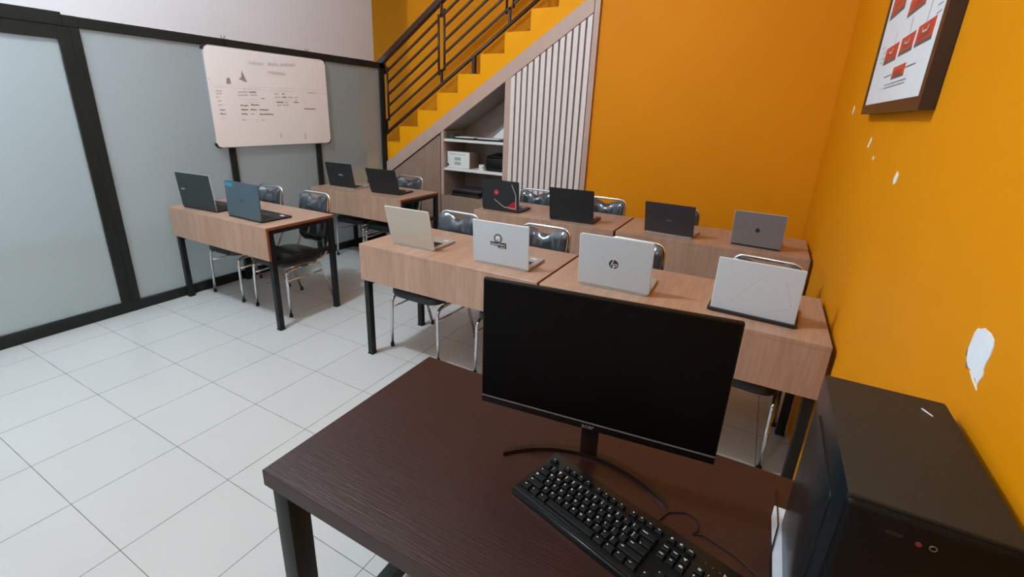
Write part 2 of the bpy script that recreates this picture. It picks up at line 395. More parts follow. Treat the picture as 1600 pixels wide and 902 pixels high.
# ------------------------------------------------------------------ staircase
def zt(x): return 0.913 + 0.6565 * (x + 0.696)      # upper edge of the diagonal trim
run, rise, s0, sz = 0.277, 0.188, -0.466, 1.359
pts = []
k0, k1 = -7, 8
pts.append((s0 + k0 * run, 0.0))
for k in range(k0, k1 + 1):
    x = s0 + k * run; z = sz + k * rise
    pts.append((x, max(z, 0.03)))
    if k < k1: pts.append((x + run, max(z, 0.03)))
xe = 1.8765
pts.append((xe, sz + k1 * rise)); pts.append((xe, zt(xe) - 0.06))
pts.append((-1.95, zt(-1.95) - 0.06)); pts.append((-1.95, 0.0))
bm = B(); prism(bm, pts, YS, YF - 0.001, 'y')
stair = tag(obj('staircase', bm, 'orange_stair'), 'orange painted staircase rising to the right along the back wall', 'staircase')

# stair railing
rail = thing('stair_railing', 'dark metal railing with parallel sloping bars along the orange staircase', 'railing', (0.54, YS + 0.035, 0.0))
RX, SL = 0.54, 0.67
def zr(x): return 1.735 + SL * x
def rl(name, p, r=0.015, sq=True):
    bm = B(); tube(bm, [(a - RX, y_, z_) for a, y_, z_ in p], r, 10, square=sq, up=(0, 1, 0) if sq else None)
    return obj(name, bm, 'rail_steel', rail)
xa, xb = -2.3, 1.86
rl('handrail', [(xa, 0, zr(xa) + 0.825), (xb, 0, zr(xb) + 0.825)], 0.029, True)
rl('bottom_rail', [(xa, 0, zr(xa)), (xb, 0, zr(xb))], 0.0185, False)
P0 = [-2.295 + 0.82 * k for k in range(6)]
for a in P0:
    c = a + 0.745; c = min(c, xb)
    if c - a < 0.2: continue
    for x in (a, c): rl('upright', [(x, 0, zr(x) + 0.12), (x, 0, zr(x) + 0.715)], 0.012, False)
    for off in (0.155, 0.285, 0.41, 0.54, 0.668):
        rl('bar', [(a, 0, zr(a) + off), (c, 0, zr(c) + off)], 0.010, True)
for a in P0[1:]:
    x = a - 0.037
    if x > xb: continue
    rl('connector', [(x, 0, zr(x) - 0.0), (x, 0, zr(x) + 0.15)], 0.011, True)
    rl('connector', [(x, 0, zr(x) + 0.66), (x, 0, zr(x) + 0.81)], 0.011, True)
    rl('connector', [(x - 0.037, 0, zr(x) + 0.125), (x + 0.037, 0, zr(x) + 0.16)], 0.011, True)
    rl('connector', [(x - 0.037, 0, zr(x) + 0.665), (x + 0.037, 0, zr(x) + 0.70)], 0.011, True)
for x, zz in ((0.545, sz + 3 * rise), (-1.08, sz - 3 * rise)):
    rl('foot_post', [(x, 0, zz + 0.004), (x, 0, zr(x))], 0.018, True)
    bxo('base_plate', (x - RX - 0.045, x - RX + 0.045, -0.03, 0.03, zz, zz + 0.006), 'rail_steel', rail)

# ------------------------------------------------------------------ cabinet built under the stairs
cab = thing('under_stair_cabinet', 'wood cabinet under the orange stairs with open shelves and a white slatted panel', 'cabinet', (0.6, YS - 0.012, 0.0))
CX = 0.6
def cb(name, pts, y0, y1, m): bm = B(); prism(bm, [(x - CX, z) for x, z in pts], y0, y1, 'y'); return obj(name, bm, m, cab)
xl0 = XL + 0.002
def zl(x): return zt(x) - 0.150                       # lower edge of the trim
cb('diagonal_trim', [(xl0, zl(xl0)), (xl0, zt(xl0)), (1.822, zt(1.822)), (1.822, zl(1.822))], -0.018, 0.011, 'trim_wood')
cb('end_trim', [(1.828, 0.002), (1.828, 2.62), (1.877, 2.62), (1.877, 0.002)], -0.018, 0.011, 'trim_wood')
cb('side_door', [(xl0, 0.002), (xl0, zl(xl0) - 0.019), (0.143, zl(0.143) - 0.019), (0.143, 0.002)], -0.012, 0.011, 'cabinet_wood')
cb('divider', [(0.155, 0.625), (0.155, zl(0.155) - 0.002), (0.192, zl(0.192) - 0.002), (0.192, 0.625)], -0.014, 0.011, 'trim_wood')
cb('divider', [(0.957, 0.625), (0.957, zl(0.957)), (1.020, zl(1.020)), (1.020, 0.625)], -0.014, 0.011, 'trim_wood')
cb('shadow_gap', [(xl0, 0.003), (xl0, zl(xl0) - 0.004), (0.19, zl(0.19) - 0.004), (0.19, 0.003)], 0.0005, 0.0115, 'gap_dark')
cb('lower_panel', [(0.155, 0.002), (0.155, 0.62), (1.020, 0.62), (1.020, 0.002)], -0.012, 0.011, 'cabinet_wood')
# carcass
bm = B()
x0, x1 = 0.192 - CX, 0.957 - CX
box(bm, x0 - 0.018, x0, 0.011, 0.43, 0.60, zl(0.18) - 0.0)
box(bm, x1, x1 + 0.018, 0.011, 0.43, 0.60, zl(0.957))
prism(bm, [(x0 - 0.018, 0.60), (x0 - 0.018, zl(0.18)), (x1 + 0.018, zl(0.96)), (x1 + 0.018, 0.60)], 0.43, 0.445, 'y')
prism(bm, [(x0 - 0.018, zl(0.18) - 0.001), (x0 - 0.018, zl(0.18) + 0.015), (x1 + 0.018, zl(0.98) + 0.015), (x1 + 0.018, zl(0.98) - 0.001)], 0.011, 0.445, 'y')
box(bm, x0 + 0.33, x0 + 0.345, 0.42, 0.431, 0.62, 0.907)
obj('carcass', bm, 'cabinet_grey', cab)
bxo('shelf', (x0, x1, -0.008, 0.428, 0.604, 0.6215), 'cabinet_wood', cab)
bxo('shelf', (x0, x1, -0.010, 0.428, 0.909, 0.935), 'shelf_white', cab, r=0.002)
bxo('shelf', (x0, x1, -0.010, 0.428, 1.226, 1.254), 'shelf_white', cab, r=0.002)
# slatted panel
bm = B(); prism(bm, [(1.020 - CX, 0.003), (1.020 - CX, zl(1.02) - 0.004), (1.822 - CX, zl(1.822) - 0.004), (1.822 - CX, 0.003)], 0.0, 0.011, 'y', 0)
sp_ = obj('slat_backing', bm, 'slat_back', cab)
for k in range(13):
    a = 1.0225 + 0.0626 * k; c = a + 0.0435
    bm = B(); prism(bm, [(a - CX, 0.004), (a - CX, zl(a) - 0.008), (c - CX, zl(c) - 0.008), (c - CX, 0.004)], -0.016, 0.001, 'y')
    obj('slat', bm, 'slat_white', cab)

# ------------------------------------------------------------------ things on the shelves
yb = YS + 0.03
def bx_thing(name, label, cat, dims, m, r=0.004, group=None):
    bm = B(); x0, x1, y0, y1, z0, z1 = dims; cx, cy = (x0 + x1) / 2, (y0 + y1) / 2
    box(bm, x0 - cx, x1 - cx, y0 - cy, y1 - cy, 0, z1 - z0); bevel(bm, r, 2)
    o = obj(name, bm, m, loc=(cx, cy, z0), smooth=True); return tag(o, label, cat, group)
SZ3, SZ2, SZ1 = 1.2545, 0.9355, 0.622
bx_thing('storage_box', 'small dark green box at the left end of the top cabinet shelf', 'box', (0.205, 0.305, YS + 0.02, YS + 0.14, SZ3, SZ3 + 0.046), 'green_box')
for i, (a, c, z, l) in enumerate(((0.315, 0.600, 0, 'flat black tablet lying on the top shelf beside the dark green box'), (0.605, 0.935, 0, 'flat black tablet lying at the right end of the top cabinet shelf'))):
    bx_thing('tablet', l, 'tablet', (a, c, YS + 0.0, YS + 0.2, SZ3, SZ3 + 0.016), 'plastic_black', 0.003, 'tablets on the top cabinet shelf')
for a, c, l in ((0.320, 0.560, 'white papers lying on the left black tablet on the top shelf'), (0.61, 0.88, 'white papers lying on the right black tablet on the top shelf')):
    bx_thing('paper_stack', l, 'papers', (a, c, YS + 0.015, YS + 0.19, SZ3 + 0.0165, SZ3 + 0.026), 'paper', 0.002, 'papers on the top cabinet shelf')
bm = B(); prism(bm, [(-0.20, 0.0), (0.10, 0.0), (0.10, 0.23), (0.07, 0.23)], -0.004, 0.004, 'y')
tag(obj('bright_patch', bm, 'paper', loc=(0.845, YS + 0.235, SZ3 + 0.001), rot=(math.radians(-8), 0, 0)), 'pale blue-white sheet added as a bright patch of light in the right corner of the top shelf', 'bright_patch')  # added sheet; its pale colour stands in for sunlight in the shelf corner
# carton with white printed front
ca = thing('printer_carton', 'white fronted box with two grey windows on the middle cabinet shelf', 'box', (0.350, YS + 0.14, SZ2))
bxo('carton_body', (-0.146, 0.146, -0.098, 0.10, 0, 0.178), 'card_brown', ca, r=0.003)
bm = B(); box(bm, -0.149, 0.149, -0.106, -0.0985, 0.003, 0.181); bevel(bm, 0.003, 2)
fr = obj('white_front', bm, 'box_white', ca, smooth=True)
for z in (0.035, 0.085): bxo('window_grille', (-0.05, 0.035, -0.1075, -0.1055, z, z + 0.036), 'vent_grey', fr)
bm = B()
for k in range(9): box(bm, -0.11 + 0.024 * k, -0.094 + 0.024 * k, -0.1072, -0.1055, 0.146, 0.158)
obj('vent_slots', bm, 'vent_grey', fr)
bxo('power_inlet', (-0.145, -0.128, -0.1085, -0.1055, 0.02, 0.045), 'plastic_black', fr)
# white cup-like camera on a base
cu = thing('webcam', 'small rounded white device on a base beside the white fronted box', 'device', (0.655, YS + 0.05, SZ2))
bm = B(); prism(bm, rrect(-0.045, 0.045, -0.035, 0.035, 0.02), 0, 0.008, 'z'); obj('base', bm, 'cup_white', cu)
bm = B(); prism(bm, rrect(-0.033, 0.033, -0.025, 0.025, 0.02), 0.008, 0.062, 'z'); bevel(bm, 0.005, 2); obj('body', bm, 'cup_white', cu, smooth=True)
bm = B(); prism(bm, circ(0.026, 0.034, 0.010, 16), -0.0275, -0.0245, 'y'); obj('lens', bm, 'ink_mid', cu)
# black bag like printer
pr_ = thing('black_printer', 'black printer with a sloping lid at the right of the middle cabinet shelf', 'printer', (0.815, YS + 0.19, SZ2))
bm = B(); prism(bm, [(-0.15, 0), (-0.15, 0.13), (0.0, 0.158), (0.0, 0.158), (0.0, 0)][:3] + [(0.0, 0.0)], -0.10, 0.10, 'x')
bmesh.ops.delete(bm, geom=list(bm.verts), context='VERTS')
vs, fs = box(bm, -0.125, 0.125, -0.12, 0.15, 0, 0.14)
for v in vs:
    if v.co.z > 0.1 and v.co.y > 0: v.co.z = 0.165
bevel(bm, 0.01, 2); obj('printer_body', bm, 'plastic_satin', pr_, smooth=True)
bxo('paper_tray', (-0.10, 0.10, -0.15, -0.118, 0.012, 0.028), 'plastic_black', pr_, r=0.003)
bxo('scanner_lid', (-0.12, 0.12, -0.10, 0.14, 0.158, 0.172), 'plastic_black', pr_, r=0.004, rot=(math.radians(5), 0, 0), loc=(0, 0, -0.004))
# closed laptops stacked in bottom niche
for i, (a, c, lb) in enumerate(((0.265, 0.645, 'closed black laptop at the bottom of the pile in the lowest shelf niche'), (0.275, 0.63, 'closed black laptop in the middle of the pile in the lowest shelf niche'), (0.30, 0.66, 'closed black laptop topmost of the pile in the lowest shelf niche'))):
    bx_thing('closed_laptop', lb, 'laptop', (a, c, YS + 0.015 + 0.01 * i, YS + 0.26 + 0.01 * i, SZ1 + 0.0275 * i, SZ1 + 0.027 + 0.0275 * i), ('deck_dark', 'plastic_black', 'dark_grey_lid')[i], 0.006, 'closed laptops piled in the cabinet')

# ------------------------------------------------------------------ whiteboard on the partition
wb = thing('whiteboard', 'white dry-erase board with rows of faint handwriting hung on the glass partition', 'whiteboard', (XL + 0.003, 2.468, 1.195))
W2, H2 = 0.595, 0.79
bm = B(); prism(bm, rrect(-W2, W2, 0, H2, 0.035), 0.004, 0.026, 'x'); obj('board_surface', bm, 'board_white', wb)
bm = B(); tube(bm, [(0.015, a, b_) for a, b_ in rrect(-W2, W2, 0, H2, 0.035)] + [(0.015, W2, H2 - 0.035)], 0.0065, 8); obj('frame', bm, 'aluminium', wb)
for sy, sz_ in ((-1, 0), (1, 0), (-1, 1), (1, 1)):
    cy, cz = sy * (W2 - 0.035), (0.035 if sz_ == 0 else H2 - 0.035); vv = -1 if sz_ == 0 else 1
    bm = B(); a = [(cy + sy * 0.044 * math.cos(t * PI / 16), cz + vv * 0.044 * math.sin(t * PI / 16)) for t in range(9)]
    i_ = [(cy + sy * 0.034 * math.cos(t * PI / 16), cz + vv * 0.034 * math.sin(t * PI / 16)) for t in range(9)][::-1]
    prism(bm, a + i_, 0.0, 0.029, 'x'); obj('corner_cap', bm, 'rubber', wb)
segs = [(1.924,1.672,2.01,1.677,1),(1.928,1.643,1.977,1.646,2),(1.924,1.622,1.973,1.624,2),(1.923,1.596,1.944,1.595,2),(1.929,1.566,1.96,1.567,2),(1.934,1.535,1.964,1.536,2),(1.981,1.533,2.006,1.535,1),(1.94,1.497,1.982,1.496,3),(1.935,1.465,1.984,1.464,3),(1.932,1.429,1.989,1.425,1),(2.166,1.676,2.182,1.668,2),(2.189,1.673,2.319,1.676,1),(2.111,1.643,2.2,1.648,2),(2.215,1.648,2.282,1.65,3),(2.111,1.618,2.202,1.624,2),(2.226,1.625,2.289,1.626,2),(2.124,1.587,2.312,1.591,1),(2.327,1.6,2.361,1.601,3),(2.149,1.56,2.309,1.567,1),(2.121,1.537,2.192,1.537,3),(2.22,1.544,2.297,1.544,3),(2.123,1.502,2.191,1.501,3),(2.209,1.504,2.267,1.505,3),(2.292,1.505,2.384,1.505,3),(2.121,1.469,2.176,1.466,3),(2.206,1.468,2.242,1.467,2),(2.29,1.468,2.427,1.466,3),(2.126,1.423,2.141,1.413,3),(2.142,1.416,2.221,1.417,1),(2.242,1.417,2.288,1.417,1),(2.303,1.417,2.333,1.417,2),(2.466,1.672,2.663,1.677,1),(2.462,1.645,2.5,1.645,2),(2.543,1.649,2.563,1.65,3),(2.466,1.618,2.517,1.618,2),(2.533,1.62,2.582,1.62,3),(2.604,1.622,2.651,1.623,2),(2.671,1.623,2.71,1.625,2),(2.472,1.594,2.672,1.601,1),(2.678,1.602,2.704,1.603,2),(2.471,1.574,2.547,1.574,3),(2.564,1.575,2.6,1.576,2),(2.657,1.58,2.713,1.58,3),(2.479,1.548,2.523,1.548,2),(2.538,1.55,2.599,1.552,2),(2.829,1.672,2.923,1.675,2),(2.771,1.523,2.903,1.523,3),(2.245,1.887,2.384,1.885,0),(2.427,1.894,2.534,1.895,0),(2.556,1.897,2.716,1.912,0),(2.417,1.823,2.602,1.824,0)]
rnd = random.Random(3)
def stroke(bm, pts, wd, d, mi):
    """flat pen ribbon in the (y,z) plane at depth d"""
    n = len(pts)
    for i in range(n - 1):
        (a, b_), (c, e) = pts[i], pts[i + 1]; L_ = math.hypot(c - a, e - b_) or 1e-6
        nx, nz = -(e - b_) / L_ * wd / 2, (c - a) / L_ * wd / 2
        f = bm.faces.new([bm.verts.new((d, a + nx, b_ + nz)), bm.verts.new((d, c + nx, e + nz)), bm.verts.new((d, c - nx, e - nz)), bm.verts.new((d, a - nx, b_ - nz))]); f.material_index = mi
def squiggle(bm, y0, z0, y1, z1, k, d, amp):
    n = max(4, int(abs(y1 - y0) / 0.0038)); pts = []
    for i in range(n + 1):
        t = i / n; pts.append((y0 + (y1 - y0) * t + rnd.uniform(-.0012, .0012), z0 + (z1 - z0) * t + (amp if i % 2 else -amp) * rnd.uniform(0.35, 1.25)))
    stroke(bm, pts, (0.003, 0.0018, 0.0024, 0.0032)[k], d, (2, 2, 1, 0)[k])
bm = B()
for a, b_, c, e, k in segs: squiggle(bm, a - 2.468, b_ - 1.195, c - 2.468, e - 1.195, k, 0.0266, (0.014, 0.004, 0.0055, 0.0065)[k])
for z0, z1 in ((1.690, 1.706), (1.676, 1.671)): stroke(bm, [(1.885 - 2.468, z0 - 1.195), (3.045 - 2.468, z1 - 1.195)], 0.0018, 0.0264, 2)
for p in (((2.484, 1.296), (2.481, 1.260)), ((2.755, 1.295), (2.753, 1.238)), ((2.873, 1.254), (2.876, 1.247)), ((2.964, 1.26), (2.966, 1.254)), ((1.885, 1.738), (1.888, 1.731))):
    stroke(bm, [(y - 2.468, z - 1.195) for y, z in p], 0.005, 0.0266, 0)
for x in (2.085, 2.44, 2.76): stroke(bm, [(x - 2.468, 0.10), (x - 2.468, 0.49)], 0.0012, 0.0264, 2)
obj('handwriting', bm, ['ink', 'ink_mid', 'ink_faint'], wb, fixn=False)
bm = B()
prism(bm, [(y - 2.468, z - 1.195) for y, z in ((2.032, 1.745), (2.045, 1.752), (2.060, 1.750), (2.066, 1.706), (2.026, 1.703))], 0.0255, 0.0265, 'x')
prism(bm, [(y - 2.468, z - 1.195) for y, z in ((2.173, 1.820), (2.190, 1.780), (2.212, 1.726), (2.180, 1.733), (2.137, 1.750), (2.163, 1.765))], 0.0255, 0.0265, 'x')
obj('eraser_smudge', bm, 'smudge', wb)
for hy in (2.060, 2.872):
    bm = B(); y = hy - 2.468
    tube(bm, fillet([(0.004, y, 0.80), (0.012, y, 0.845), (0.004, y + 0.012, 0.862), (0.010, y + 0.02, 0.878)], 0.006), 0.002, 6)
    tube(bm, fillet([(0.004, y + 0.004, 0.80), (0.012, y + 0.004, 0.84), (0.004, y - 0.008, 0.862), (0.010, y - 0.016, 0.876)], 0.006), 0.002, 6)
    obj('hanging_wire', bm, 'rubber', wb)

# ------------------------------------------------------------------ framed poster on right wall
po = thing('framed_poster', 'white poster with red boxes in a dark frame high on the orange wall', 'poster', (XR, 1.64, 1.600))
Y0, Y1, ZT = 1.232 - 1.64, 2.236 - 1.64, 0.98
for_y = lambda v: (v + 1.64 + 0.4546) * 1.0382 - 0.4546 - 1.64
for_z = lambda v: (v + 1.6 - 1.5576) * 1.0382 + 1.5576 - 1.6
bm = B()
for d in ((Y0, Y0 + 0.038, 0, ZT), (Y1 - 0.038, Y1, 0, ZT), (Y0 + 0.038, Y1 - 0.038, 0, 0.036), (Y0 + 0.038, Y1 - 0.038, ZT - 0.036, ZT)):
    box(bm, -0.036, -0.002, *d)
obj('frame', bm, 'frame_brown', po)
bm = B(); box(bm, -0.032, -0.010, Y0 + 0.038, Y1 - 0.038, 0.036, ZT - 0.036); nv0 = len(bm.verts)
def pq(ya, yb_, za, zb, mi, d=0.0326): prism(bm, [(ya - 1.64, za - 1.6), (yb_ - 1.64, za - 1.6), (yb_ - 1.64, zb - 1.6), (ya - 1.64, zb - 1.6)], -d, -0.031, 'x', mi)
def redbox(ya, yb_, za, zb, icon=True):
    pq(ya, yb_, za, zb, 1); pq(ya, yb_, za, za + (zb - za) * 0.2, 2, 0.0329)
    c = (ya + yb_) / 2
    if icon:
        stroke(bm, [(c + 0.035 - 1.64, zb - 0.012 - 1.6), (c + 0.025 - 1.64, zb - 0.024 - 1.6), (c - 0.02 - 1.64, zb - 0.024 - 1.6), (c - 0.03 - 1.64, zb - 0.012 - 1.6)], 0.005, -0.0332, 0)
    for kk in range(2): squiggle(bm, c + 0.06 - 1.64, (za + zb) / 2 + 0.002 - 0.009 * kk - 1.6, c - 0.06 - 1.64, (za + zb) / 2 + 0.002 - 0.009 * kk - 1.6, 1, -0.0332, 0.002)
_sq = squiggle
redbox(1.71, 1.925, 1.770, 1.828); redbox(1.488, 1.672, 1.775, 1.830); redbox(1.275, 1.46, 1.777, 1.834)
redbox(1.505, 1.688, 1.705, 1.743, False)
redbox(1.80, 2.05, 1.942, 2.03); redbox(1.47, 1.70, 1.895, 1.945, False); redbox(1.30, 1.44, 1.96, 2.03)
redbox(1.80, 2.05, 2.15, 2.24); redbox(1.45, 1.70, 2.15, 2.24); redbox(1.25, 1.42, 2.15, 2.24)
for (ya, za), (yb_, zb) in (((1.498, 1.728), (1.368, 1.728)), ((1.825, 1.722), (1.695, 1.723)), ((1.793, 1.83), (1.795, 1.87)), ((1.575, 1.832), (1.590, 1.885)), ((1.379, 1.835), (1.380, 1.90)), ((1.38, 1.90), (1.40, 1.95))):
    stroke(bm, [(ya - 1.64, za - 1.6), (yb_ - 1.64, zb - 1.6)], 0.003, -0.0332, 2)
for z in (1.692, 1.682): squiggle(bm, 1.78 - 1.64, z - 1.6, 1.445 - 1.64, z - 1.6, 1, -0.0332, 0.0022)
for y, z in ((1.96, 1.82), (1.96, 1.80), (1.97, 1.785), (1.27, 1.86), (1.26, 1.84), (1.27, 1.875), (1.255, 1.89), (1.99, 1.84)): squiggle(bm, y + 0.03 - 1.64, z - 1.6, y - 0.02 - 1.64, z - 1.6, 1, -0.0332, 0.002)
# strokes use slots: 0 white, 1 red, 2 grey ; squiggle text used slot 2 (grey)
for v in list(bm.verts)[nv0:]:
    v.co.y = for_y(v.co.y); v.co.z = for_z(v.co.z)
o = obj('printed_sheet', bm, ['paper', 'poster_red', 'poster_grey'], po, fixn=False)

# ------------------------------------------------------------------ student desks
TOP = 0.764; L = 1.204; D = 0.577
def make_desk(loc, label):
    t = thing('student_desk', label, 'desk', loc, 0, 'wood student desks with black legs')
    h = L / 2
    bm = B(); _, fs = box(bm, -h, h, 0, D, TOP - 0.020, TOP)
    for f in fs:
        if abs(f.normal.x) > .5 or f.calc_center_median().y > D - 0.001: pass
    bevel(bm, 0.0012, 1); obj('desktop', bm, 'desk_wood', t)
    bm = B(); box(bm, -h, h, 0.0005, 0.018, 0.532, TOP - 0.0202); bevel(bm, 0.0012, 1); obj('front_panel', bm, 'desk_wood', t)
    for s in (-1, 1):
        bm = B(); box(bm, s * h - 0.0008, s * h + 0.0008, 0.001, D - 0.001, TOP - 0.0195, TOP - 0.001); box(bm, s * h - 0.0008, s * h + 0.0008, 0.001, 0.0175, 0.534, TOP - 0.0195)
        obj('edge_band', bm, 'desk_edge', t)
    for sx in (-1, 1):
        for y in (0.020, D - 0.040):
            x = sx * (h - 0.022)
            bm = B(); box(bm, x - 0.019, x + 0.019, y, y + 0.038, 0.006, TOP - 0.021); bevel(bm, 0.002, 1)
            lg = obj('leg', bm, 'black_steel', t)
            bxo('foot_cap', (x - 0.021, x + 0.021, y - 0.002, y + 0.040, 0.0, 0.010), 'rubber', lg)
        x = sx * (h - 0.022)
        bxo('side_rail', (x - 0.015, x + 0.015, 0.058, D - 0.040, 0.490, 0.520), 'black_steel', t)
        bxo('top_rail', (x - 0.015, x + 0.015, 0.058, D - 0.040, TOP - 0.050, TOP - 0.021), 'black_steel', t)
    bxo('cross_rail', (-h + 0.037, h - 0.037, 0.275, 0.305, 0.490, 0.520), 'black_steel', t)
    for y in (0.024, D - 0.038): bxo('long_rail', (-h + 0.041, h - 0.041, y, y + 0.03, TOP - 0.050, TOP - 0.021), 'black_steel', t)
    return t
d0 = make_desk((-0.050, 1.418, 0), 'wood desk standing alone at front left, nearest the frosted glass door')
for (x, y), lb in (((-0.055, 2.770), 'wood desk in the back left corner before the frosted partition and cabinet'),
                   ((1.905, 1.520), 'left desk of the middle pair, its side legs facing the open floor'),
                   ((3.123, 1.520), 'right desk of the middle pair, touching the orange wall behind the monitor'),
                   ((1.903, 2.831), 'desk of the rear pair standing in front of the shelves and slatted panel'),
                   ((3.123, 2.831), 'desk of the rear pair in the corner between the orange walls')):
    dup(d0, (x, y, 0), 0, lb)

# ------------------------------------------------------------------ chairs
def make_chair(loc, rz, label):
    t = thing('stacking_chair', label, 'chair', loc, rz, 'chrome chairs with dark vinyl pads at the desks')
    # seat
    bm = B(); n = 24; rings = []
    for zz, sc in ((0.392, 0.93), (0.394, 0.985), (0.412, 1.0), (0.436, 0.99), (0.448, 0.94), (0.454, 0.75), (0.456, 0.4)):
        ring = []
        for k in range(n):
            a = 2 * PI * k / n; c, s = math.cos(a), math.sin(a)
            ring.append(bm.verts.new((0.203 * sc * math.copysign(abs(c) ** 0.42, c), -0.025 + 0.210 * sc * math.copysign(abs(s) ** 0.42, s), zz)))
        rings.append(ring)
    for a, b_ in zip(rings[:-1], rings[1:]):
        for k in range(n): bm.faces.new((a[k], a[(k + 1) % n], b_[(k + 1) % n], b_[k]))
    bm.faces.new(rings[0][::-1]); bm.faces.new(rings[-1])
    obj('seat', bm, 'vinyl_dark', t, smooth=True)
    # backrest pad
    bm = B(); NU, NV = 22, 16; F = []; K = []
    def yc(z): return 0.235 + (z - 0.5) * 0.165
    for j in range(NV + 1):
        v = j / NV; fr_, bk = [], []
        for i in range(NU + 1):
            u = -1 + 2 * i / NU
            top = 0.870 - 0.036 * math.exp(-(u / 0.40) ** 2) - 0.05 * max(0, abs(u) - 0.72) ** 1.4 * 1.6
            bot = 0.488 + 0.07 * max(0, abs(u) - 0.6) ** 1.3 * 2
            z = bot + (top - bot) * v
            hw = 0.158 * (1 - 0.10 * max(0, 0.25 - v) / 0.25)
            x = u * hw
            edge = max(0.0, 1 - abs(u) ** 6) * max(0.0, 1 - abs(2 * v - 1) ** 8)
            th = 0.006 + 0.020 * edge ** 0.5
            fold = 0.009 * math.sin(9 * v + 2.2 * abs(u)) * edge * (0.5 + 0.5 * math.cos(u * 4)) + 0.007 * math.cos(2.6 * u * PI) * edge * v
            curve = -0.022 * u * u
            fr_.append(bm.verts.new((x, yc(z) - th - fold + curve, z))); bk.append(bm.verts.new((x, yc(z) + 0.010 * edge + 0.002 + curve, z)))
        F.append(fr_); K.append(bk)
    for j in range(NV):
        for i in range(NU):
            bm.faces.new((F[j][i], F[j][i + 1], F[j + 1][i + 1], F[j + 1][i])); bm.faces.new((K[j][i + 1], K[j][i], K[j + 1][i], K[j + 1][i + 1]))
        bm.faces.new((F[j][0], F[j + 1][0], K[j + 1][0], K[j][0])); bm.faces.new((F[j + 1][NU], F[j][NU], K[j][NU], K[j + 1][NU]))
    for i in range(NU):
        bm.faces.new((F[0][i + 1], F[0][i], K[0][i], K[0][i + 1])); bm.faces.new((F[NV][i], F[NV][i + 1], K[NV][i + 1], K[NV][i]))
    obj('backrest', bm, 'vinyl', t, smooth=True)
    # chrome back frame: from under the seat up round the pad
    bm = B()
    pr = [(0.168, -0.12, 0.381), (0.168, 0.19, 0.381), (0.167, 0.245, 0.50), (0.163, 0.300, 0.879), (-0.163, 0.300, 0.879), (-0.167, 0.245, 0.50), (-0.168, 0.19, 0.381), (-0.168, -0.12, 0.381)]
    tube(bm, fillet(pr, [0, 0.06, 0.05, 0.062, 0.062, 0.05, 0.06, 0], 8), 0.0098, 12)
    obj('back_frame', bm, 'chrome', t)
    for s in (-1, 1):
        bm = B(); tube(bm, fillet([(s * 0.200, -0.205, 0.008), (s * 0.193, -0.200, 0.370), (s * 0.190, 0.0, 0.370)], 0.06, 8), 0.0108, 12); lg = obj('leg', bm, 'chrome', t)
        bm = B(); prism(bm, circ(s * 0.200, -0.205, 0.0135, 14), 0.0, 0.024, 'z'); obj('foot_cap', bm, 'rubber', lg)
        bm = B(); tube(bm, fillet([(s * 0.190, 0.0, 0.370), (s * 0.190, 0.105, 0.370), (s * 0.200, 0.225, 0.008)], 0.05, 8), 0.0108, 12); lg = obj('leg', bm, 'chrome', t)
        bm = B(); prism(bm, circ(s * 0.200, 0.225, 0.0135, 14), 0.0, 0.024, 'z'); obj('foot_cap', bm, 'rubber', lg)
        bm = B(); tube(bm, [(s * 0.194, -0.200, 0.290), (s * 0.194, 0.145, 0.290)], 0.0075, 10); obj('stretcher', bm, 'chrome', t)
    for y in (-0.10, 0.09):
        bm = B(); tube(bm, [(-0.190, y, 0.370), (0.190, y, 0.370)], 0.009, 10); obj('cross_bar', bm, 'chrome', t)
    return t
c0 = make_chair((0.205, 1.835, 0), math.radians(1), 'chrome chair tucked into the right half of the front left desk, side view open')
for (x, y, r), lb in (((-0.355, 1.82, 0), 'chair behind the blue-grey laptop at the front left desk, back partly hidden'),
                      ((-0.345, 3.17, 0), 'chair under the left half of the back left desk, mostly hidden by the desk'),
                      ((0.135, 3.12, 2), 'chair at the right end of the back left desk, before the wood cabinet door'),
                      ((1.575, 1.905, -2), 'chair between the champagne and the stickered laptop, front legs showing below the desk'),
                      ((2.245, 1.905, 0), 'chair right of the stickered silver laptop, grey pad with bright folds'),
                      ((2.805, 1.905, -2), 'chair behind the silver laptop with the round hp emblem'),
                      ((3.444, 1.938, -8), 'chair behind the plain silver laptop next to the orange wall'),
                      ((1.575, 3.20, 0), 'chair in front of the white slats, right of the red and black laptop'),
                      ((2.245, 3.20, 0), 'chair against the orange wall, right of the plain black laptop in the rear row'),
                      ((2.835, 3.18, 0), 'chair almost hidden behind the dark grey laptop of the rear row')):
    dup(c0, (x, y, 0), math.radians(r), lb)

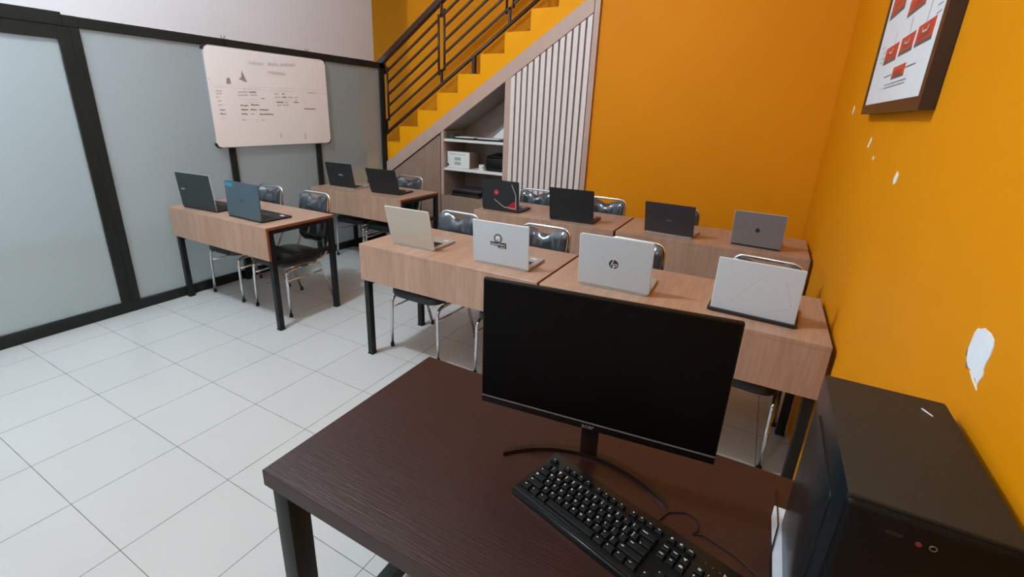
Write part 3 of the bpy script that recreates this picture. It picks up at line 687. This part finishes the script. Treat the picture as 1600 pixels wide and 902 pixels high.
# ------------------------------------------------------------------ laptops
def laptop(name_label, x, y, yaw, w_, h_, tilt, lid, deck, logo=None, edge=None, base=(0, 0, 0), depth=None, zt_=TOP, rr=0.008, hingegap=True):
    t = thing('open_laptop', name_label, 'laptop', (x, y, zt_), math.radians(yaw), 'open laptops on the student desks')
    dp = depth or h_ * 0.97
    bw = w_ / 2 + base[0]
    bm = B(); prism(bm, rrect(-bw, bw, base[1] - 0.004, dp, 0.012), 0.0015, 0.014, 'z'); bevel(bm, 0.0015, 1)
    bs = obj('base', bm, deck, t)
    bm = B()
    for i in range(14):
        for j in range(5):
            kx = -w_ * 0.42 + i * w_ * 0.84 / 14; ky = 0.035 + j * dp * 0.085
            box(bm, kx, kx + w_ * 0.84 / 14 - 0.003, ky, ky + dp * 0.085 - 0.003, 0.0138, 0.0152)
    obj('keyboard', bm, 'plastic_black', bs)
    bm = B(); box(bm, -0.05, 0.05, dp * 0.64, dp * 0.94, 0.0138, 0.0146); obj('touchpad', bm, 'deck_silver' if deck == 'deck_silver' else 'plastic_satin', bs)
    bm = B(); box(bm, w_ * 0.30, w_ * 0.40, dp * 0.78, dp * 0.86, 0.0138, 0.0145); obj('palm_sticker', bm, 'legend_white', bs)
    bm = B(); tube(bm, [(-w_ * 0.36, 0.001, 0.011), (w_ * 0.36, 0.001, 0.011)], 0.0052, 8); obj('hinge', bm, 'deck_dark', t)
    bm = B(); hw = w_ / 2
    prism(bm, rrect(-hw, hw, 0, h_, rr), -0.0035, 0.0035, 'y', 0); bevel(bm, 0.0008, 1)
    ld = obj('lid', bm, lid, t, loc=(0, 0, 0.010), rot=(math.radians(tilt), 0, 0))
    bm = B(); prism(bm, rrect(-hw + 0.008, hw - 0.008, 0.018, h_ - 0.008, 0.003), 0.0034, 0.0040, 'y'); obj('screen', bm, 'screen_black', ld)
    if edge:
        bm = B(); o_ = rrect(-hw - 0.0012, hw + 0.0012, -0.001, h_ + 0.0012, rr)
        tube(bm, [(a, 0.0, b_) for a, b_ in o_] + [(o_[0][0], 0, o_[0][1])], 0.0021, 6); obj('lid_edge', bm, edge, ld)
    if logo: logo(ld, w_, h_)
    return t

RX90 = Matrix.Rotation(math.radians(90), 4, 'X')
def face(x, z, d=0.0040): return Matrix.Translation((x, -d, z)) @ RX90      # text plane facing the front (-y)
def logo_text(s, x, z, size, m, shear=0.0, bold=0.0):
    def f(ld, w_, h_):
        bm = B(); text(bm, s, size, face(x * w_, z * h_, 0.0037), 0.0003, 0, bold=bold, shear=shear); obj('brand_mark', bm, m, ld)
    return f

def hp_logo(ld, w_, h_):
    bm = B(); cz = h_ * 0.49; r = 0.0225
    prism(bm, [(a + -0.002, b_) for a, b_ in circ(0, cz, r, 40)], -0.0039, -0.0033, 'y', 0)
    def bar(x0, z0, x1, z1, wd=0.0030):
        dx, dz = x1 - x0, z1 - z0; l_ = math.hypot(dx, dz); nx, nz = -dz / l_ * wd / 2, dx / l_ * wd / 2
        prism(bm, [(x0 + nx, z0 + nz), (x1 + nx, z1 + nz), (x1 - nx, z1 - nz), (x0 - nx, z0 - nz)], -0.0043, -0.0038, 'y', 1)
    M_ = face(-0.002, cz - 0.0015, 0.0040)
    text(bm, 'hp', 0.0335, M_, 0.0002, 1, shear=0.28)
    bar(-0.0062, cz + 0.010, -0.0030, cz + r + 0.0012, 0.0030); bar(-0.0022, cz - 0.010, -0.0058, cz - r - 0.0012, 0.0030)
    obj('round_emblem', bm, ['logo_dark', 'silver_edge'], ld)

def apple_logo(ld, w_, h_):
    bm = B(); cz = h_ * 0.50; s = 0.0145
    pts = []
    import math as M_
    for k in range(60):
        a = 2 * PI * k / 60 + PI / 2
        x = M_.cos(a); z = M_.sin(a)
        r = 1.0 - 0.13 * M_.exp(-((a - PI / 2 if a < PI * 1.5 else a - PI * 2.5) / 0.35) ** 2) - 0.10 * M_.exp(-(((a - 1.5 * PI)) / 0.22) ** 2)
        r *= 1 + 0.05 * abs(M_.sin(a)) - 0.04 * max(0, -z) * abs(x)
        px, pz = r * x * 0.92, r * z * 0.98 - 0.12
        d = M_.hypot(px - 1.08, pz - 0.08)
        if d < 0.42:
            ux, uz = (px - 1.08) / max(d, 1e-4), (pz - 0.08) / max(d, 1e-4); px, pz = 1.08 + ux * 0.42, 0.08 + uz * 0.42
        pts.append((px * s, cz + pz * s))
    prism(bm, pts, -0.0040, -0.0033, 'y')
    lf = [(0.02, 1.00), (0.05, 1.28), (0.26, 1.50), (0.40, 1.52), (0.37, 1.24), (0.16, 1.03)]
    prism(bm, [(a * s, cz + b_ * s) for a, b_ in lf], -0.0040, -0.0033, 'y')
    obj('fruit_emblem', bm, 'logo_dark', ld)

def round_sticker(ld, w_, h_):
    bm = B(); cx, cz = -0.012, h_ * 0.64
    prism(bm, circ(cx, cz, 0.0250, 32), -0.0038, -0.0033, 'y', 0)
    prism(bm, circ(cx, cz, 0.0198, 32), -0.0041, -0.0037, 'y', 2)
    pl = [(-0.012, 0.012), (0.006, 0.014), (0.012, 0.004), (0.006, -0.002), (0.002, -0.008), (-0.002, 0.004), (-0.006, -0.008), (-0.011, -0.010)]
    prism(bm, [(cx + a, cz + b_) for a, b_ in pl], -0.0044, -0.0040, 'y', 1)
    prism(bm, circ(cx + 0.0065, cz - 0.010, 0.004, 12), -0.0044, -0.0040, 'y', 1)
    obj('round_sticker', bm, ['logo_dark', 'paper', 'ink_mid'], ld)
    bm = B()
    prism(bm, [(-0.058, cz - 0.021), (0.037, cz - 0.021), (0.037, cz - 0.053), (-0.010, cz - 0.053), (-0.014, cz - 0.043), (-0.058, cz - 0.041)], -0.0039, -0.0033, 'y', 0)
    text(bm, 'SamudCare.', 0.0175, face(-0.0105, cz - 0.0330, 0.0040), 0.0002, 1, bold=0.0001)
    prism(bm, [(-0.002, cz - 0.049), (0.030, cz - 0.049), (0.030, cz - 0.0465), (-0.002, cz - 0.0465)], -0.0042, -0.0038, 'y', 1)
    obj('name_sticker', bm, ['logo_dark', 'legend_white'], ld)

def gaming(ld, w_, h_):
    bm = B(); cx, cz = -0.035, h_ * 0.60
    prism(bm, circ(cx, cz, 0.0235, 28), -0.0039, -0.0033, 'y', 0)
    for p in ([(-0.012, -0.004), (-0.004, -0.004), (-0.008, 0.004)], [(0.004, -0.003), (0.013, -0.003), (0.008, 0.006)], [(-0.011, -0.011), (0.011, -0.012), (0.006, -0.008), (-0.006, -0.007)], [(-0.003, 0.012), (0.004, 0.012), (0.001, 0.016)], [(-0.004, 0.0), (0.003, 0.0), (0.0, 0.008)]):
        prism(bm, [(cx + a, cz + b_) for a, b_ in p], -0.0043, -0.0038, 'y', 1)
    obj('round_sticker', bm, ['red_paint', 'pink_print'], ld)
    bm = B()
    def ln(P_, wd, mi):
        for (a, b_), (c, e) in zip(P_[:-1], P_[1:]):
            l_ = math.hypot(c - a, e - b_); nx, nz = -(e - b_) / l_ * wd / 2, (c - a) / l_ * wd / 2
            prism(bm, [(a + nx, b_ + nz), (c + nx, e + nz), (c - nx, e - nz), (a - nx, b_ - nz)], -0.0041, -0.0033, 'y', mi)
    ln([(0.108, h_ * 0.90), (0.145, h_ * 0.56), (0.145, 0.022)], 0.006, 0)
    ln([(-0.055, h_ * 0.35), (0.035, 0.030), (0.148, 0.022)], 0.006, 0)
    prism(bm, [(0.060, 0.032), (0.141, 0.026), (0.141, 0.088), (0.118, 0.078)], -0.0037, -0.0033, 'y', 1)
    obj('corner_stripe', bm, ['lid_line', 'red_paint'], ld)

def blue_stk(ld, w_, h_):
    bm = B(); prism(bm, rrect(-w_ * 0.49, -w_ * 0.26, h_ * 0.84, h_ * 0.955, 0.006), -0.0038, -0.0033, 'y'); obj('corner_sticker', bm, 'sticker_blue', ld, )
    bm = B(); prism(bm, circ(-0.004, h_ * 0.50, 0.019, 28), -0.0038, -0.0033, 'y'); obj('round_emblem', bm, 'logo_faint', ld)

def cut_lines(ld, w_, h_):
    bm = B()
    for (a, b_), (c, e) in (((0.02, 0.80), (-0.085, 0.22)), ((0.06, 0.16), (0.13, 0.27)), ((0.10, 0.75), (0.135, 0.30))):
        p0 = (a, b_ * h_); p1 = (c, e * h_); l_ = math.hypot(p1[0] - p0[0], p1[1] - p0[1]); nx, nz = -(p1[1] - p0[1]) / l_ * 0.0006, (p1[0] - p0[0]) / l_ * 0.0006
        prism(bm, [(p0[0] + nx, p0[1] + nz), (p1[0] + nx, p1[1] + nz), (p1[0] - nx, p1[1] - nz), (p0[0] - nx, p0[1] - nz)], -0.0037, -0.0033, 'y')
    obj('fine_line', bm, 'line_faint', ld)

laptop('dark green-black laptop at the left end of the front left desk', -0.347, 1.496, 4.1, 0.396, 0.268, 4.4, 'green_lid', 'deck_dark', logo_text('acer', -0.36, 0.54, 0.026, 'logo_pale', bold=0.0004), edge='logo_pale')
laptop('blue-grey laptop with a blue corner sticker on the front left desk', 0.206, 1.500, -1.0, 0.393, 0.254, -1.5, 'blue_lid', 'deck_dark', blue_stk, rr=0.016)
laptop('black laptop with small silver lettering on the back left desk', -0.346, 2.918, 2.1, 0.349, 0.248, 10.3, 'black_lid', 'deck_silver', logo_text('ASUS', 0.03, 0.52, 0.024, 'logo_pale', bold=0.0004))
laptop('plain black laptop tilted wide open on the back left desk', 0.219, 2.934, 6.6, 0.336, 0.245, 18.0, 'black_lid', 'deck_dark')
laptop('champagne coloured laptop at the left end of the middle desks', 1.622, 1.648, 2.0, 0.313, 0.241, 13.8, 'champagne_lid', 'deck_silver', logo_text('ASUS', 0.0, 0.48, 0.022, 'champagne_lid'), edge='silver_edge')
laptop('silver laptop with a black round sticker and name strip on its lid', 2.237, 1.634, 1.6, 0.327, 0.235, 5.5, 'silver_lid', 'deck_silver', round_sticker, edge='silver_edge', rr=0.005)
laptop('silver laptop with the round hp emblem on the middle desks', 2.850, 1.639, 1.7, 0.339, 0.256, 7.8, 'silver_lid', 'deck_silver', hp_logo, edge='silver_edge', rr=0.012)
laptop('plain silver laptop on a wider black base, nearest the orange wall', 3.443, 1.650, -3.2, 0.314, 0.227, -2.5, 'silver_lid', 'deck_dark', cut_lines, base=(0.014, -0.016, 0), edge='silver_edge', rr=0.004)
laptop('black laptop with red sticker and grey and red corner stripes, rear row', 1.506, 2.926, 1.5, 0.344, 0.250, 5.1, 'black_lid', 'deck_dark', gaming, rr=0.012)
laptop('plain black laptop in the rear row before the slatted panel edge', 2.143, 2.914, 3.4, 0.351, 0.256, 12.2, 'black_lid', 'deck_dark')
laptop('dark grey laptop with faint lettering on the rear corner desk', 2.867, 2.941, -4.1, 0.337, 0.233, 17.0, 'dark_grey_lid', 'deck_silver', logo_text('ASUS', 0.0, 0.47, 0.017, 'ink_mid'), rr=0.004)
laptop('grey laptop with a black fruit emblem on the rear corner desk', 3.416, 2.951, -4.2, 0.293, 0.232, 12.5, 'grey_lid', 'deck_dark', apple_logo, edge='logo_pale', rr=0.008)

# ------------------------------------------------------------------ dark table in the foreground
TZ = 0.75
tb = thing('computer_table', 'dark brown wood table with square metal legs in the foreground', 'table', (3.113, 0.362, 0))
hx, hy = 0.618, 0.315
bm = B(); box(bm, -hx, hx, -hy, hy, TZ - 0.044, TZ); bevel(bm, 0.0015, 1)
for f in bm.faces:
    if abs(f.normal.z) < 0.5: f.material_index = 1
obj('tabletop', bm, ['dark_wood', 'dark_wood_edge'], tb)
for sx in (-1, 1):
    for sy in (-1, 1):
        x, y = sx * (hx - 0.050), sy * (hy - 0.032)
        bm = B(); box(bm, x - 0.026, x + 0.026, y - 0.028, y + 0.028, 0.008, TZ - 0.045); bevel(bm, 0.003, 2); lg = obj('leg', bm, 'green_black_steel', tb, smooth=True)
        bxo('foot_cap', (x - 0.027, x + 0.027, y - 0.029, y + 0.029, 0, 0.012), 'rubber', lg)
    x = sx * (hx - 0.050)
    bxo('side_rail', (x - 0.024, x + 0.024, -hy + 0.06, hy - 0.06, 0.050, 0.100), 'green_black_steel', tb, r=0.003)
    bxo('top_rail', (x - 0.024, x + 0.024, -hy + 0.06, hy - 0.06, TZ - 0.085, TZ - 0.045), 'green_black_steel', tb, r=0.003)
bxo('long_rail', (-hx + 0.076, hx - 0.076, hy - 0.058, hy - 0.010, TZ - 0.085, TZ - 0.045), 'green_black_steel', tb, r=0.003)

# monitor
mo = thing('computer_monitor', 'black widescreen computer monitor on a thin curved stand on the dark table', 'monitor', (3.137, 0.441, TZ), 0.120)
pw, ph = 0.27, 0.332
bm = B(); box(bm, -pw, pw, 0.0, 0.014, 0, ph); bevel(bm, 0.003, 2)
pn = obj('display_housing', bm, 'plastic_black', mo, loc=(0, 0, 0.115), rot=(math.radians(1.1), 0, 0), smooth=True)
bm = B(); prism(bm, rrect(-0.13, 0.13, 0.03, 0.24, 0.02), 0.013, 0.040, 'y'); bevel(bm, 0.006, 2); obj('rear_bulge', bm, 'plastic_black', pn, smooth=True)
bm = B(); box(bm, -pw + 0.004, pw - 0.004, -0.0012, 0.001, 0.024, ph - 0.004); obj('screen', bm, 'screen_black', pn)
bm = B(); box(bm, -pw + 0.002, pw - 0.002, -0.0018, 0.001, 0.0195, 0.0222); obj('chin_line', bm, 'bezel_grey', pn)
bm = B(); text(bm, 'acer', 0.0165, Matrix.Translation((0, -0.0006, 0.0102)) @ RX90, 0.0004, 0, bold=0.0002); obj('brand_mark', bm, 'bezel_grey', pn)
bm = B(); 
for (y0, z0), (y1, z1) in (((0.050, 0.008), (0.030, 0.17)),):
    vs, _ = box(bm, -0.021, 0.021, y0, y0 + 0.012, z0, z1)
    for v in vs:
        if v.co.z > 0.1: v.co.y += y1 - y0
bevel(bm, 0.002, 2); obj('stand_neck', bm, 'stand_metal', mo, smooth=True)
bm = B(); n = 40; A_, B_, C_, D_ = [], [], [], []
for i in range(n + 1):
    t = -1 + 2 * i / n; x = 0.192 * t; y = 0.058 - 0.075 * t * t - 0.01 * t ** 4
    hw = 0.0115 - 0.004 * t * t
    A_.append(bm.verts.new((x, y - hw, 0.0))); B_.append(bm.verts.new((x, y + hw, 0.0))); C_.append(bm.verts.new((x, y + hw * 0.9, 0.0095))); D_.append(bm.verts.new((x, y - hw * 0.9, 0.0095)))
for i in range(n):
    for P_, Q_ in ((A_, B_), (B_, C_), (C_, D_), (D_, A_)): bm.faces.new((P_[i], P_[i + 1], Q_[i + 1], Q_[i]))
bm.faces.new((A_[0], B_[0], C_[0], D_[0])); bm.faces.new((D_[n], C_[n], B_[n], A_[n]))
obj('stand_foot', bm, 'stand_metal', mo)

# computer keyboard
kb = thing('computer_keyboard', 'black full-size keyboard with white legends lying before the monitor', 'keyboard', (3.261, 0.302, TZ), math.radians(-16.1))
bm = B()
prof = [(-0.0775, 0.0015), (-0.0775, 0.009), (-0.074, 0.0135), (-0.067, 0.0150), (-0.062, 0.0150), (0.0765, 0.0235), (0.0775, 0.0225), (0.0775, 0.0015)]
prism(bm, prof, -0.225, 0.225, 'x'); bevel(bm, 0.0012, 1)
obj('keyboard_body', bm, 'plastic_satin', kb, smooth=True)
bm = B()
for i in range(2): pass
tube(bm, [(-0.223, -0.0745, 0.0115), (0.223, -0.0745, 0.0115)], 0.0042, 10); obj('front_lip', bm, 'plastic_satin', kb)
U = 0.0190
sl = math.atan2(0.0085, 0.1385)
def kz(y): return 0.0150 + (y + 0.062) * (0.0085 / 0.1385)
def key(cx, cy, wu, hu=1.0, leg='', size=0.0062, dx=-0.0035, dy=0.0015):
    bm = B(); w_, h_ = wu * U / 2 - 0.0006, hu * U / 2 - 0.0006
    bot = [(-w_, -h_), (w_, -h_), (w_, h_), (-w_, h_)]; tw, thh = w_ - 0.0022, h_ - 0.0020
    tp = [(-tw, -thh + 0.0006), (tw, -thh + 0.0006), (tw, thh + 0.0004), (-tw, thh + 0.0004)]
    a = [bm.verts.new((x, y, -0.002)) for x, y in bot]; b_ = [bm.verts.new((x, y, 0.0065)) for x, y in tp]
    bm.faces.new(a[::-1]); bm.faces.new(b_)
    for i in range(4): bm.faces.new((a[i], a[(i + 1) % 4], b_[(i + 1) % 4], b_[i]))
    bevel(bm, 0.0006, 1)
    if leg:
        lines = leg.split('|')
        for i, s in enumerate(lines):
            xx = dx if wu <= 1.01 else -tw + 0.0022 + len(s) * size * 0.27
            if len(s) > 1 and wu <= 1.01: xx = -0.0005
            text(bm, s, size, Matrix.Translation((xx, dy + 0.0024 - i * size * 0.85 if len(lines) > 1 else dy + 0.0008, 0.0067)), 0.00005, 1, bold=0.00012)
    return obj('key', bm, ['key_black', 'legend_white'], kb, loc=(cx, cy, kz(cy) + 0.0012), rot=(sl, 0, 0))
X0 = -0.215; R_ = [-0.0515 + U * i for i in range(5)]; RF = R_[4] + U * 1.28
def row(y, items, x=X0, hu=1.0, size=0.0062):
    for it in items:
        if it is None: x += U * 0.5; continue
        lg, wu = it
        if lg != 'SKIP': key(x + wu * U / 2, y, wu, hu, lg, size if len(lg.split('|')[0]) < 2 else size * 0.52)
        x += wu * U
    return x
row(RF, [('esc', 1), ('SKIP', 1)] + [('f%d' % i, 1) for i in (1, 2, 3, 4)] + [None] + [('f%d' % i, 1) for i in (5, 6, 7, 8)] + [None] + [('f%d' % i, 1) for i in (9, 10, 11, 12)], hu=0.78)
row(R_[4], [('`', 1)] + [(a, 1) for a in ('!|1', '@|2', '#|3', '$|4', '%|5', '^|6', '&|7', '*|8', '(|9', ')|0', '_|-', '+|=')] + [('backspace', 2)], size=0.0052)
row(R_[3], [('tab', 1.5)] + [(a, 1) for a in 'QWERTYUIOP'] + [('{|[', 1), ('}|]', 1), ('||\\', 1.5)])
row(R_[2], [('caps|lock', 1.75)] + [(a, 1) for a in 'ASDFGHJKL'] + [(':|;', 1), ('"|\'', 1), ('enter', 2.25)])
row(R_[1], [('shift', 2.25)] + [(a, 1) for a in 'ZXCVBNM'] + [('<|,', 1), ('>|.', 1), ('?|/', 1), ('shift', 2.75)])
row(R_[0], [('ctrl', 1.25), ('+', 1.25), ('alt', 1.25), ('', 6.25), ('alt', 1.25), ('+', 1.25), ('=', 1.25), ('ctrl', 1.25)])
XN = X0 + 15 * U + 0.008
row(RF, [('prt|scr', 1), ('scr|lock', 1), ('pause', 1)], XN, 0.78)
row(R_[4], [('insert', 1), ('home', 1), ('page|up', 1)], XN)
row(R_[3], [('delete', 1), ('end', 1), ('page|down', 1)], XN)
row(R_[1], [('SKIP', 1), ('^', 1)], XN); row(R_[0], [('<', 1), ('v', 1), ('>', 1)], XN)
XP = XN + 3 * U + 0.008
row(R_[4], [('num|lock', 1), ('/', 1), ('*', 1), ('-', 1)], XP)
row(R_[3], [('7', 1), ('8', 1), ('9', 1)], XP)
# the remaining number block keys
bm = B()
for j in (0, 1, 2):
    for i in range(4):
        cx, cy = XP + (i + 0.5) * U, R_[j]; box(bm, cx - 0.0078, cx + 0.0078, cy - 0.0078, cy + 0.0078, kz(cy) - 0.001, kz(cy) + 0.0075)
box(bm, XP + 3.5 * U - 0.0078, XP + 3.5 * U + 0.0078, R_[3] - 0.0078, R_[3] + 0.0078, kz(R_[3]) - 0.001, kz(R_[3]) + 0.0075)
o = obj('number_keys', bm, 'key_black', kb); o['kind'] = 'stuff'
for i in range(3):
    x = XP + 0.010 + i * 0.013; y = RF + 0.004
    bm = B(); prism(bm, circ(x, y, 0.0013, 12), kz(y), kz(y) + 0.0006, 'z'); obj('indicator_light', bm, 'ring_grey', kb)
bm = B(); text(bm, 'logitech', 0.0098, Matrix.Translation((XP + 0.043, RF + 0.004, kz(RF) + 0.0004)), 0.0001, 0, align='LEFT', bold=0.0001); obj('brand_mark', bm, 'legend_white', kb)

# computer case
pc = thing('computer_tower', 'black desktop computer tower at the right end of the dark table against the orange wall', 'computer tower', (3.6365, 0.345, TZ + 0.0035))
cw, cdp, chh = 0.0860, 0.165, 0.362
bm = B(); box(bm, -cw, cw, -cdp, cdp, 0.0, chh); bevel(bm, 0.004, 2)
for f in bm.faces:
    if abs(f.normal.x) > 0.6: f.material_index = 1
obj('case_body', bm, ['case_top', 'case_side'], pc, smooth=True)
bm = B(); box(bm, -cw - 0.001, cw + 0.001, -cdp - 0.012, -cdp + 0.003, 0.002, chh - 0.004); bevel(bm, 0.008, 3)
fp = obj('front_panel', bm, 'case_front', pc, smooth=True)
fy = -cdp - 0.0125
bm = B(); prism(bm, circ(-0.0105, chh - 0.032, 0.0030, 16), fy - 0.0008, fy + 0.001, 'y'); obj('power_light', bm, 'led_pink', fp)
bm = B(); c = circ(0.003, chh - 0.031, 0.0034, 20); tube(bm, [(a, fy, b_) for a, b_ in c] + [(c[0][0], fy, c[0][1])], 0.0007, 6); obj('audio_socket', bm, 'ring_grey', fp)
bm = B(); prism(bm, rrect(-0.043, -0.026, chh - 0.032, chh - 0.026, 0.002), fy - 0.0004, fy + 0.001, 'y'); obj('usb_port', bm, 'plastic_satin', fp)
bm = B(); prism(bm, rrect(-0.11, 0.11, 0.06, 0.31, 0.012), -cw - 0.003, -cw + 0.001, 'x'); bevel(bm, 0.0015, 2); obj('side_panel', bm, 'case_side', pc, smooth=True)
bm = B(); tube(bm, [(0.045, 0.120, chh + 0.0005), (0.055, 0.102, chh + 0.0005)], 0.0012, 6); obj('white_mark', bm, 'legend_white', pc)

# white plastic sheet under the tower's left side
bm = B(); n = 16
prev = None
pl = [(3.538, 0.560), (3.533, 0.525), (3.535, 0.40), (3.536, 0.20), (3.60, 0.19), (3.60, 0.56)]
prism(bm, [(a - 3.56, b_ - 0.38) for a, b_ in pl], 0.0, 0.003, 'z')
tag(obj('plastic_sheet', bm, 'plastic_sheet', loc=(3.56, 0.38, TZ)), 'white plastic sheet lying on the table under the left edge of the tower', 'sheet')

# cables
def cable(label, pts, r=0.0016, rad=0.02):
    bm = B(); p0 = Vector(pts[0]); tube(bm, [p - p0 for p in fillet(pts, rad, 8)], r, 8)
    return tag(obj('cable', bm, 'cable_black', loc=p0, smooth=True), label, 'cable')
zc = TZ + 0.0022
cable('thin black cable leaving the far edge of the keyboard and curling on the table', [(3.318, 0.366, zc), (3.338, 0.418, zc), (3.372, 0.438, zc), (3.398, 0.432, zc), (3.402, 0.400, zc), (3.388, 0.385, zc), (3.410, 0.395, zc), (3.470, 0.378, zc), (3.515, 0.350, zc)], 0.0013)
cable('thin black cable crossing the white sheet beside the tower', [(3.5425, 0.62, zc), (3.5435, 0.545, zc + 0.003), (3.5445, 0.50, zc + 0.003), (3.5335, 0.43, zc + 0.003), (3.5300, 0.40, zc), (3.5305, 0.25, zc)], 0.0013, 0.03)
